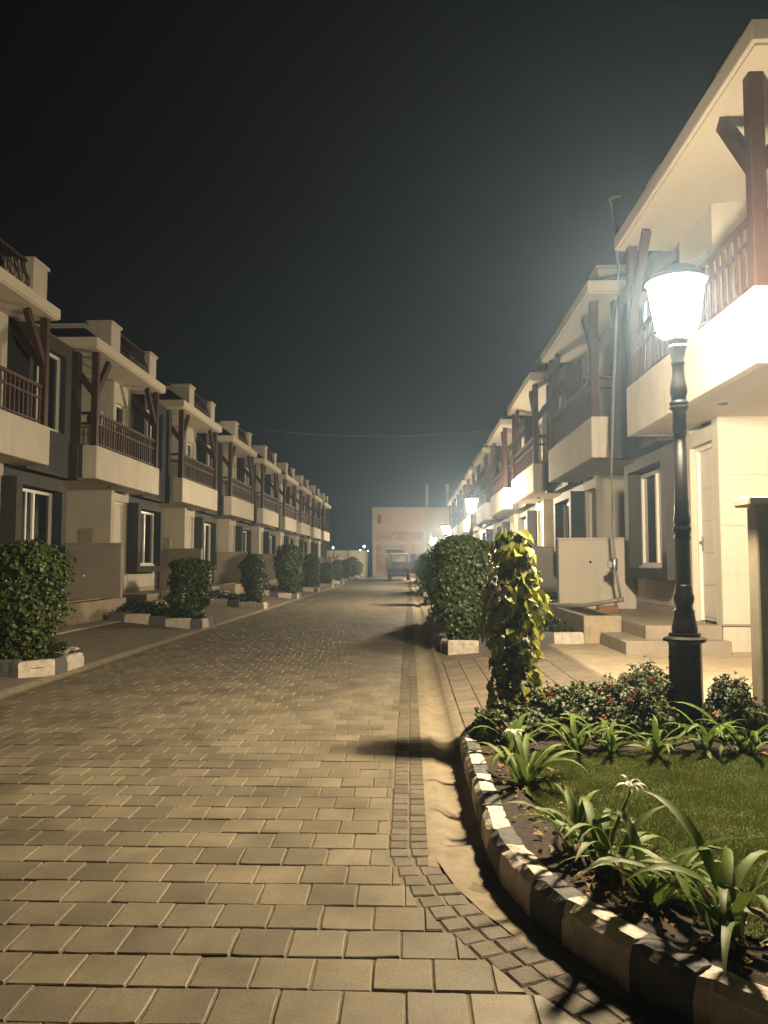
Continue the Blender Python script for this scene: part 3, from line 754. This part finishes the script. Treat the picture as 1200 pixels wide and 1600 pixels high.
# spider lilies
def lily_leaf(L, w, arch, name='leaf', m='lily', twist=0.0, rise=1.1, tipdrop=1.0):
    b = MB(); n = 9; vs = []; fs = []; x, z = 0, 0; ang = rise
    for i in range(n+1):
        t = i/n; ww = w*(.55+.45*min(t*5, 1))*(1-max(0, (t-.45)/.55)**2.2)+.0008
        tw = twist*t; c, s_ = math.cos(tw), math.sin(tw); fold = .35*ww
        for sd, up in ((-1, fold), (0, 0), (1, fold)):
            yy = sd*ww*c; zz = up+sd*ww*s_; vs.append((x-math.sin(ang)*zz*.5, yy, z+math.cos(ang)*zz+0))
        x += math.cos(ang)*L/n; z += math.sin(ang)*L/n; ang -= arch/n*(.3+1.7*t*tipdrop)
    for i in range(n):
        for k in range(2): fs.append((i*3+k, i*3+k+1, (i+1)*3+k+1, (i+1)*3+k))
    return b.add(vs, fs, True).mesh(name, m)
LL = [lily_leaf(.50*R.uniform(.8, 1.25), R.uniform(.014, .023), R.uniform(1.2, 2.5), twist=R.uniform(-.5, .5), rise=R.uniform(.45, 1.3)) for _ in range(18)]
LD = [lily_leaf(.34, .016, 2.9, m='lilyd', rise=1.0, twist=.4), lily_leaf(.28, .014, 2.2, m='lilyd', rise=.4)]
def petal():
    b = MB(); vs = []; fs = []; ang = 1.0; x = z = 0; n = 7
    for i in range(n+1):
        t = i/n; w = .0045*(1-t**3)+.0006; vs += [(x, -w, z), (x, w, z)]; x += math.cos(ang)*.085/n; z += math.sin(ang)*.085/n; ang -= 2.9/n
    for i in range(n): fs.append((2*i, 2*i+1, 2*i+3, 2*i+2))
    return b.add(vs, fs, True).mesh('petal', 'petal')
PET = petal()
def lily(label, loc, nleaf, sc, spread=(.0, 6.28), flower=None, dead=1, bias=None):
    t = thing('spider_lily', label, 'lily', loc, 'spider lilies of the corner garden')
    for k in range(nleaf):
        a = R.uniform(*spread) if bias is None or k % 3 == 0 else bias+R.gauss(0, .8)
        q = sc*R.uniform(.75, 1.15)
        for tr_ in range(30):      # leaves bend clear of the kerb
            me = R.choice(LL); bad = False
            for vi in (14, 20, 26, 28):
                v_ = me.vertices[vi].co*q; wx, wy, wz = loc[0]+v_.x*math.cos(a), loc[1]+v_.x*math.sin(a), loc[2]+v_.z
                out_ = (wx < .52) if wy > CY else (math.hypot(wx-CX, wy-CY) > KR-.18 and wx < CX)
                if (out_ and wz < .24) or wz < .14: bad = True
            if not bad: break
            a = R.uniform(0, 6.28)
        obj('leaf', me, t, (R.gauss(0, .022), R.gauss(0, .022), -.01), (R.gauss(0, .12), R.gauss(0, .08), a), (q, q*R.uniform(.9, 1.25), q))
    for k in range(dead):
        obj('dry_leaf', R.choice(LD), t, (R.gauss(0, .02), R.gauss(0, .02), 0), (0, 0, R.uniform(0, 6.28)), sc)
    MB().lathe([(.03, -.02), (.026, .04), (.016, .09)], 10).build('bulb_neck', 'lily', t)
    if flower:
        fx, fy, fz = flower
        MB().tube([(0, 0, 0), (fx*.3, fy*.3, fz*.5), (fx, fy, fz)], [.008, .007, .005], 7).build('flower_stalk', 'lily', t)
        f = obj('flower', MB().lathe([(.004, 0), (.007, .012), (.004, .02)], 8).mesh('flower', 'petal'), t, (fx, fy, fz))
        for k in range(9):
            obj('petal', PET, f, (0, 0, .012), (R.gauss(0, .2), R.gauss(0, .25), k*6.28/9+R.gauss(0, .15)), R.uniform(.85, 1.2))
SOILZ = .138
places = ['beside the kerb corner, left end of the back lily row', 'second from the left in the back lily row', 'third from the left in the back lily row', 'fourth from the left in the back lily row', 'fifth in the back lily row, before the lamp base', 'sixth from the left in the back lily row', 'right end of the back lily row by the garden wall']
for k, x in enumerate((.66, .98, 1.22, 1.50, 1.78, 2.08, 2.42)):
    lily(f'green strap leaved spider lily, {places[k]}', (x+R.uniform(-.04, .04), 4.88+R.uniform(-.07, .05), SOILZ), 15, .74, dead=1)
lily('bright green spider lily with a white flower inside the straight kerb', (.60, 4.18, SOILZ), 20, .82, flower=(-.06, -.05, .26), dead=2)
fg = [(12, 14, .74, 'left of the front lily clump near the curved kerb', None, 1), (19, 17, .84, 'with a white flower, middle of the front clump by the curved kerb', (.10, .02, .30), 2), (27, 14, .76, 'second from the right in the front clump by the curved kerb', None, 2), (36, 16, .86, 'with wide arching leaves at the right end of the front clump', None, 2), (47, 14, .82, 'at the right picture edge behind the curved kerb', None, 1)]
for dg, nl, sc, lab, fl_, dd in fg:
    r_ = KR-.29; ph = rad(dg); lily(f'green spider lily {lab}', (CX-r_*math.cos(ph), CY-r_*math.sin(ph), SOILZ), nl, sc, flower=fl_, dead=dd)

# lantana bushes
def bush(label, loc, rx, ry, h, n, seed, flowers):
    t = thing('lantana_bush', label, 'bush', loc, 'low flowering bushes'); g = np.random.default_rng(seed)
    v = g.normal(0, 1, (n, 3)); v[:, 2] = np.abs(v[:, 2])+.05; v /= np.linalg.norm(v, axis=1)[:, None]
    k = g.uniform(.55, 1.0, n)**.5*(1+.14*np.sin(v[:, 0]*7+seed)*np.cos(v[:, 1]*6+v[:, 2]*5)); k = np.where(g.random(n) < .06, k*1.12, k)
    P = v*np.array([rx, ry, h])*k[:, None]
    obj('foliage', leaf_cloud(P, v+np.array([0, 0, .5]), .040, 'leafl', 'foliage', aspect=.38, rng=g), t)
    for s_ in range(5):
        a = R.uniform(0, 6.28); MB().tube([(0, 0, -.02), (.3*rx*math.cos(a), .3*ry*math.sin(a), h*.4), (.6*rx*math.cos(a), .6*ry*math.sin(a), h*.75)], [.008, .006, .003], 5).build('stem', 'bark', t)
    for s_ in range(flowers):
        a = R.uniform(3.3, 6.1); el = R.uniform(.35, 1.15); p = Vector((rx*math.cos(a)*math.cos(el), ry*math.sin(a)*math.cos(el), h*math.sin(el)))*1.04
        b = MB()
        for q in range(12):
            w = Vector((R.gauss(0, 1), R.gauss(0, 1), R.gauss(.4, .8))).normalized(); b.obox(w*.008, w*.019, .010, .006)
        b.build('flower_head', 'red', t, p)
bl = [(.86, 5.50, .32, .30, .27, 'leftmost, at the foot of the climbing vine'), (1.15, 5.50, .36, .32, .32, 'second from the left, in front of the driveway'), (1.48, 5.50, .36, .30, .36, 'third from the left, left of the lamp base'), (1.72, 5.68, .34, .28, .42, 'behind the lamp base on its left'), (2.16, 5.36, .20, .22, .38, 'right of the lamp base by the garden wall'), (.62, 5.25, .2, .2, .22, 'lowest, beside the straight kerb')]
for k, (x, y, rx, ry, h, lab) in enumerate(bl): bush(f'green lantana bush with red flower heads, {lab}', (x, y, .13), rx, ry, h, 2400, 80+k, [5, 7, 7, 5, 1, 3][k])

bush('low flowering bush at the foot of the nearest left shrub', (-4.72, 8.86, .13), .42, .22, .34, 1800, 95, 5)
# climbing vine on a post
def heart(sz):
    pr = [(0, 0), (-.32, .02), (-.52, .3), (-.40, .62), (0, 1.12), (.40, .62), (.52, .3), (.32, .02)]
    vs = [(0, .42, 0)]+[(a*sz*.95, b*sz, (abs(a)*.35-.10*b*b)*sz) for a, b in pr]; vs[0] = (0, .42*sz, -.03*sz)
    return MB().add(vs, [(0, i+1, (i+1) % 8+1) for i in range(8)], False).mesh('leaf', 'leafv')
HM = [heart(s_) for s_ in (.055, .065, .075, .088)]
vt = thing('climbing_vine', 'column of yellow green heart leaved vine beside the straight kerb', 'vine', (.74, 5.55, .12))
MB().tube([(0, 0, -.05), (.01, .01, .5), (-.01, 0, 1.0), (0, .01, 1.3)], [.05, .045, .04, .03], 8).build('support_post', 'bark', vt)
for q in range(4):
    MB().tube([(.06*math.cos(q*1.6+t_*7), .06*math.sin(q*1.6+t_*7), t_*1.3) for t_ in [i/10 for i in range(11)]], .008, 5).build('stem', 'bark', vt)
def vine_r(z): return (.12+.08*min(z/.6, 1)+.035*math.sin(z*9))*(1-.12*z if z < 1.1 else .87*math.sqrt(max(.05, 1-((z-1.1)/.36)**2)))
for k in range(300):
    z = R.uniform(.1, 1.42); a = R.uniform(0, 6.28); r_ = vine_r(z)*R.uniform(.8, 1.12)
    nrm = Vector((math.cos(a)+R.gauss(0,.4), math.sin(a)+R.gauss(0,.4), .45+R.gauss(0,.3))).normalized()
    down = Vector((0, 0, -1))+Vector((math.cos(a), math.sin(a), 0))*.5+Vector((R.gauss(0,.4), R.gauss(0,.4), 0)); yv = (down-nrm*down.dot(nrm)).normalized(); xv = yv.cross(nrm)
    mt = Matrix((xv, yv, nrm)).transposed().to_4x4(); mt.translation = (r_*math.cos(a), r_*math.sin(a), z)
    o = obj('leaf', R.choice(HM), vt); o.matrix_local = mt
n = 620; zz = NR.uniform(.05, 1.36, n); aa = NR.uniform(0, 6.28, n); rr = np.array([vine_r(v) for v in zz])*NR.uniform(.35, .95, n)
o = obj('inner_foliage', leaf_cloud(np.stack([rr*np.cos(aa), rr*np.sin(aa), zz], 1), np.stack([np.cos(aa), np.sin(aa), np.full(n, .3)], 1), .07, 'leafd', 'inner_foliage', aspect=.45), vt); o['kind'] = 'stuff'  # darker leaf colour paints the shade inside the column, behind bright outer leaves

# ------------------------------------------------------------------ street lamps
def lz(prof): return [(r_, float(np.interp(z_, [0,.68,1.12,1.55,1.78,2.44,2.92,2.985,3.32,3.53],[0,.68,1.02,1.33,1.53,2.27,2.74,2.80,3.19,3.36]))) for r_, z_ in prof]
def lamp_meshes():
    D = {}
    D['base'] = MB().lathe(lz([(.128, 0), (.128, .03), (.118, .05), (.112, .60), (.118, .615)]), 8, smooth=False, rot=rad(22.5)).mesh('base', 'iron')
    D['plinth'] = MB().lathe(lz([(.118, .616), (.15, .625), (.15, .645), (.11, .66), (.11, .68)]), 8, smooth=False, rot=rad(22.5)).mesh('plinth', 'iron')
    D['pedestal'] = MB().lathe(lz([(.085, .68), (.088, .72), (.082, .76), (.076, .80), (.068, .86), (.072, .88), (.058, .90), (.056, .93), (.066, .96), (.070, 1.0), (.066, 1.03), (.056, 1.06), (.058, 1.10), (.052, 1.12)]), 20).mesh('pedestal', 'iron')
    D['shaft'] = MB().lathe(lz([(.052, 1.12), (.050, 1.55), (.056, 1.56), (.056, 1.58), (.050, 1.60), (.062, 1.635), (.064, 1.65), (.050, 1.67), (.056, 1.69), (.058, 1.72), (.050, 1.78), (.050, 1.84), (.046, 1.86), (.042, 2.28)]), 20).mesh('shaft', 'iron')
    D['collar'] = MB().lathe(lz([(.046, 2.27), (.050, 2.32), (.050, 2.34), (.046, 2.36), (.046, 2.42), (.066, 2.44), (.068, 2.455), (.056, 2.465), (.066, 2.475), (.066, 2.49), (.052, 2.50), (.052, 2.53), (.060, 2.56), (.058, 2.60), (.046, 2.66), (.042, 2.70), (.040, 2.76), (.046, 2.77), (.046, 2.785), (.042, 2.80), (.056, 2.87), (.068, 2.895), (.068, 2.905), (.05, 2.92)]), 20).mesh('collar', 'iron')
    D['cup'] = MB().lathe(lz([(.05, 2.92), (.07, 2.935), (.075, 2.96), (.062, 2.985)]), 16).mesh('cup', 'iron')
    D['globe'] = MB().lathe(lz([(.062, 2.987), (.098, 3.0), (.122, 3.03), (.138, 3.08), (.152, 3.16), (.168, 3.25), (.178, 3.31)]), 20, capt=False).mesh('globe', 'bulb')
    D['cap'] = MB().lathe(lz([(.18, 3.315), (.215, 3.32), (.222, 3.335), (.215, 3.35), (.19, 3.36), (.175, 3.40), (.13, 3.45), (.06, 3.475), (.025, 3.49), (.03, 3.51), (.0, 3.53)]), 24).mesh('cap', 'iron')
    D['rib'] = MB().tube([(.07, 0, 2.78), (.115, 0, 2.80), (.142, 0, 2.855), (.158, 0, 2.925), (.178, 0, 3.05), (.195, 0, 3.185)], .006, 6).mesh('rib', 'iron')
    D['bolt'] = MB().lathe([(.012, 0), (.012, .02), (.006, .026)], 8).mesh('bolt', 'iron')
    return D
LM = lamp_meshes()
def lamp(label, loc, rot=0):
    t = thing('street_lamp', label, 'street lamp', loc, 'lit street lamps of the right side', (0, 0, rot))
    for k in ('base', 'plinth', 'pedestal', 'shaft', 'collar', 'cup', 'globe', 'cap'): obj(k, LM[k], t)
    for k in range(4): obj('rib', LM['rib'], t, (0, 0, 0), (0, 0, rad(45+90*k)))
    for k in range(4): obj('bolt', LM['bolt'], t, (.11*math.cos(rad(90*k)), .11*math.sin(rad(90*k)), .52), (0, rad(90), rad(90*k)))
lamp('black cast iron street lamp in the corner garden, lit and nearest', (1.93, 5.55, .13), .3)
lamp('lit black street lamp seen above the right hedge, second from the camera', (1.95, 24.4, .12))
lamp('lit black street lamp far down the right side, third from the camera', (1.97, 42.5, .12))
lamp('lit black street lamp on the right, last one at the foot of the brick building', (2.0, 67.5, .12))
lamp('lit black street lamp far down the right side, fourth from the camera', (1.97, 62.0, .12))

# ------------------------------------------------------------------ loose pipe at the right planter
t = thing('plastic_pipe', 'tall bent grey plastic pipe leaning before the second right balcony', 'pipe')
def at(u, v, Y):
    x = (u-600)/FPX; y = (800-v)/FPX; th = math.atan(80/FPX); ya = math.atan(40/FPX)
    Fw = math.cos(th)-y*math.sin(th); U = math.sin(th)+y*math.cos(th)
    r = Vector((x*math.cos(ya)-Fw*math.sin(ya), x*math.sin(ya)+Fw*math.cos(ya), U)); k = Y/r.y; return Vector((0, 0, 1.3))+r*k
ctrl = [at(u, v, 12.6) for u, v in ((970, 936), (962, 890), (957, 820), (955, 720), (959, 600), (965, 480), (966, 420), (961, 360), (955, 318))]
MB().tube(ctrl, .022, 8).build('riser', 'pvc', t)
MB().tube([at(955, 318, 12.6), at(953, 312, 12.55), at(957, 309, 12.55), at(970, 306, 12.5)], .022, 8).build('top_bend', 'pvc', t)
e0 = at(970, 938, 12.6)
MB().tube([e0+Vector((0, 0, .02)), e0+Vector((-.1, -.03, -.005)), Vector((2.85, 12.95, .60)), Vector((2.25, 13.3, .60))], .034, 8).build('floor_run', 'pvc', t)
MB().lathe([(.045, -.03), (.05, 0), (.045, .05)], 10).build('elbow', 'pvc', t, e0)
c = at(960, 882, 12.6)
b = MB().lathe([(.042, -.10), (.05, -.09), (.05, .09), (.042, .10)], 10); b.box(-.11, -.04, -.02, .02, -.05, .05, .006); b.build('coupling', 'steel', t, c)
o = MB().box(-.16, .16, -.06, .06, 0, .11, .008).build('loose_brick', 'stone', None, (3.1, 12.35, .525)); o.rotation_euler.z = .2; tag(o, 'loose brick under the plastic pipe on the porch', 'brick')

# ------------------------------------------------------------------ far end: brick building, compound wall, truck
t = thing('brick_building', 'unfinished two storey brick building closing the far end of the road', 'building')
Y = 75
def bb(x0, x1, z0, z1, y0, y1, name, m, c=0): return MB().box(x0, x1, y0, y1, z0, z1, c).build(name, m, t)
x0, x1 = -3.6, 6.5
for a in ((-3.25, x1, 0, .35), (-3.25, -2.3, .35, 2.6), (-2.3, -.55, .35, 2.3), (-.55, .05, .35, 2.6), (.6, x1, .35, 2.6), (.05, .6, 2.2, 2.6), (-3.25, x1, 2.6, 3.1),
          (-3.25, x1, 3.36, 4.42), (-3.25, x1, 4.422, 5.15), (-3.25, -3.15, 5.15, 6.0), (-2.75, 1.9, 5.15, 6.0), (1.9, x1, 5.15, 6.0), (-3.25, x1, 6.0, 6.4)):
    bb(a[0], a[1], a[2], a[3], Y+.08, Y+.3, 'brick_panel', 'brick2' if a[2] >= 4.4 else 'brick')
for xx in (-3.6, 1.35, 1.85): bb(xx, xx+.35, 0, 6.41, Y, Y+.31, 'column', 'rawcon')
bb(-3.24, x1, 3.1, 3.36, Y-.02, Y+.3, 'beam', 'rawcon'); bb(-3.65, x1, 6.42, 6.72, Y-.08, Y+9, 'roof_slab', 'rawcon')
bb(-2.75, 1.3, 3.37, 3.5, Y-.35, Y+.06, 'lintel', 'rawcon')
bb(-3.6, -3.3, 0, 6.4, Y+.32, Y+9, 'side_wall', 'brick')
bb(-3.2, 6, 0, 6.3, Y+1.2, Y+1.3, 'dark_backing', 'dark')  # black sheet behind the openings paints the unlit interior
w = bb(-3.15, -2.75, 5.15, 6.0, Y+.2, Y+.22, 'window', 'dark')  # black panel paints the unlit room behind the bars
for k in range(3): MB().box(-3.12+.13*k, -3.08+.13*k, Y+.14, Y+.17, 5.16, 5.99).build('window_bar', 'rawcon', w)
for xx in (1.55, 3.55): bb(xx, xx+.30, 6.73, 9.0, Y+.4, Y+.7, 'stub_column', 'rawcon')
bb(-2.28, -.57, 2.3, 2.6, Y+.2, Y+.24, 'shutter', 'grey')
bb(-2.4, -.45, 2.62, 2.72, Y-.5, Y+.07, 'sunshade', 'rawcon'); bb(0.0, 1.3, 2.22, 2.30, Y-.4, Y+.07, 'sunshade', 'rawcon'); bb(-3.22, 1.3, 4.36, 4.43, Y+.02, Y+.075, 'plaster_edge', 'rawcon')
t = thing('compound_wall', 'long white compound wall at the far left end of the road', 'wall')
for k in range(4):
    MB().box(-8.1+1.0*k-.45*0, -8.1+1.0*k+.98, 76, 76.2, 0, 2.55).build('wall_panel', 'compound', t)
MB().box(-30, -8.12, 76, 76.2, 0, 2.55).build('wall_body', 'compound', t)
o = MB().box(-4.08, -3.7, 76.4, 76.6, 0, 2.3).build('metal_gate', 'grey'); tag(o, 'narrow dark gate between the compound wall and the brick building', 'gate')
for k, x in enumerate((-6.0, -5.75)):
    o = MB().tube([(x, 75.6, 0), (x, 75.6, 2.9)], .04, 6).build('thin_post', 'rawcon'); tag(o, f'thin grey post before the compound wall, {"left" if k == 0 else "right"} of the pair', 'post', 'posts before the compound wall')
# young tiered tree before the compound wall
t = thing('young_tree', 'thin young tree with tiered upswept branches before the compound wall', 'tree', (-6.9, 70.5, 0))
MB().tube([(0, 0, 0), (.02, 0, 1.6), (-.02, 0, 3.2), (0, 0, 4.6)], [.05, .04, .03, .015], 6).build('trunk', 'bark', t)
b = MB()
for z, L, n_ in ((1.9, .75, 7), (3.0, .5, 6), (3.9, .45, 6), (4.5, .3, 5)):
    for k in range(n_):
        a = k*6.28/n_+z; c, s_ = math.cos(a), math.sin(a); b.tube([(0, 0, z-.15), (c*L*.5, s_*L*.5, z-.05), (c*L, s_*L, z+.28)], [.03, .05, .015], 5)
b.build('crown', 'leafd', t)

t = thing('pickup_truck', 'dark open bed pickup truck parked at the far end, tailgate to the camera', 'truck', (-.85, 59.0, 0))
def tb(x0, x1, y0, y1, z0, z1, name, m, c=.01, p=None): return MB().box(x0, x1, y0, y1, z0, z1, c).build(name, m, p or t)
for sx in (-1, 1):
    for yy in (.75, 3.3):
        b = MB(); b.lathe([(.30, -.12), (.37, -.10), (.37, .10), (.30, .12)], 20)
        w = b.build('wheel', 'rubber', t, (sx*.72, yy, .37)); w.rotation_euler = (0, rad(90), 0)
        MB().lathe([(.2, -.125), (.2, .125)], 14).build('rim', 'steel', w)
tb(-.45, .45, -.1, 3.9, .45, .68, 'chassis', 'truck'); tb(-.7, .7, .65, .85, .32, .44, 'axle', 'rubber')
bed = tb(-.92, .92, -.12, 2.1, .80, .90, 'cargo_bed', 'truck')
tb(-.92, -.86, -.06, 2.1, .905, 1.40, 'side_panel', 'truck', p=bed); tb(.86, .92, -.06, 2.1, .905, 1.40, 'side_panel', 'truck', p=bed)
tg = tb(-.92, .92, -.13, -.07, .86, 1.40, 'tailgate', 'truck')
for k in range(3):
    for q in range(2): tb(-.86+.59*k, -.33+.59*k, -.155, -.131, .90+.25*q, 1.10+.25*q, 'tailgate_panel', 'trucktrim', .006, tg)
cab = tb(-.85, .85, 2.15, 3.9, .6, 1.42, 'cab', 'truck', .04)
tb(-.66, .66, 2.16, 3.5, 1.98, 2.10, 'cab_roof', 'white', .03); tb(-.62, .62, 3.36, 3.39, 1.40, 1.97, 'bright_windscreen', 'compound', .004)  # solid pale panel paints the bright view through the cab windows
for sx in (-1, 1):
    tb(sx*.66-.04, sx*.66+.04, 2.18, 2.26, 1.42, 1.98, 'cab_pillar', 'truck', .005); tb(sx*.66-.04, sx*.66+.04, 3.3, 3.38, 1.42, 1.98, 'cab_pillar', 'truck', .005)
    tb(sx*.95-.08, sx*.95+.08, 3.1, 3.14, 1.45, 1.8, 'wing_mirror', 'truck'); tb(sx*.78-.06, sx*.78+.06, -.17, -.131, .72, .79, 'tail_light', 'taillight', .004)
tb(-.02, .02, 2.2, 2.23, 1.42, 1.98, 'window_bar', 'truck', .004); tb(-.85, .85, 3.9, 4.7, .6, 1.3, 'bonnet', 'truck', .06)
tb(-.9, .9, -.2, -.14, .55, .66, 'bumper', 'truck')

# overhead cable and far floodlights
pts = [(-8 + 13*i/16, 42, 8.25+.35*((i/8-1)**2)) for i in range(17)]
o = MB().tube(pts, .006, 5).build('overhead_cable', 'cable'); tag(o, 'thin overhead cable sagging across the road', 'cable')
for k, (u, v, q) in enumerate(((521, 856, 120), (569, 854, 125), (563, 859.5, 130), (575, 861, 128))):
    p = at(u, v, q); t = thing('floodlight_mast', ['far white floodlight above the left part of the compound wall', 'brightest far floodlight beside the brick building', 'small far floodlight just left of the brightest one', 'small far floodlight just right of the brightest one'][k], 'floodlight', (p.x, p.y, 0), 'far floodlights')
    MB().tube([(0, 0, 0), (0, 0, p.z)], .08, 6).build('mast', 'iron', t)
    r_ = (.16, .2, .12, .1)[k]; MB().lathe([(.02, -r_), (r_*.8, -r_*.6), (r_, 0), (r_*.8, r_*.6), (.02, r_)], 10).build('lamp_head', 'flood', t, (0, -.2, p.z))

# ------------------------------------------------------------------ humid night air
hz = MB().box(-155, 155, -65, 175, -1.1, 9.6).build('haze', None)
hm = bpy.data.materials.new('night_haze'); hm.use_nodes = True; n = hm.node_tree; n.nodes.clear()
ho = n.nodes.new('ShaderNodeOutputMaterial'); hv = n.nodes.new('ShaderNodeVolumePrincipled')
hv.inputs['Color'].default_value = (.46, .68, 1.0, 1); hv.inputs['Density'].default_value = .0027; hv.inputs['Anisotropy'].default_value = .66
n.links.new(hv.outputs[0], ho.inputs['Volume']); hz.data.materials.append(hm)
tag(hz, 'thin humid night haze filling the street', 'haze', kind='stuff')
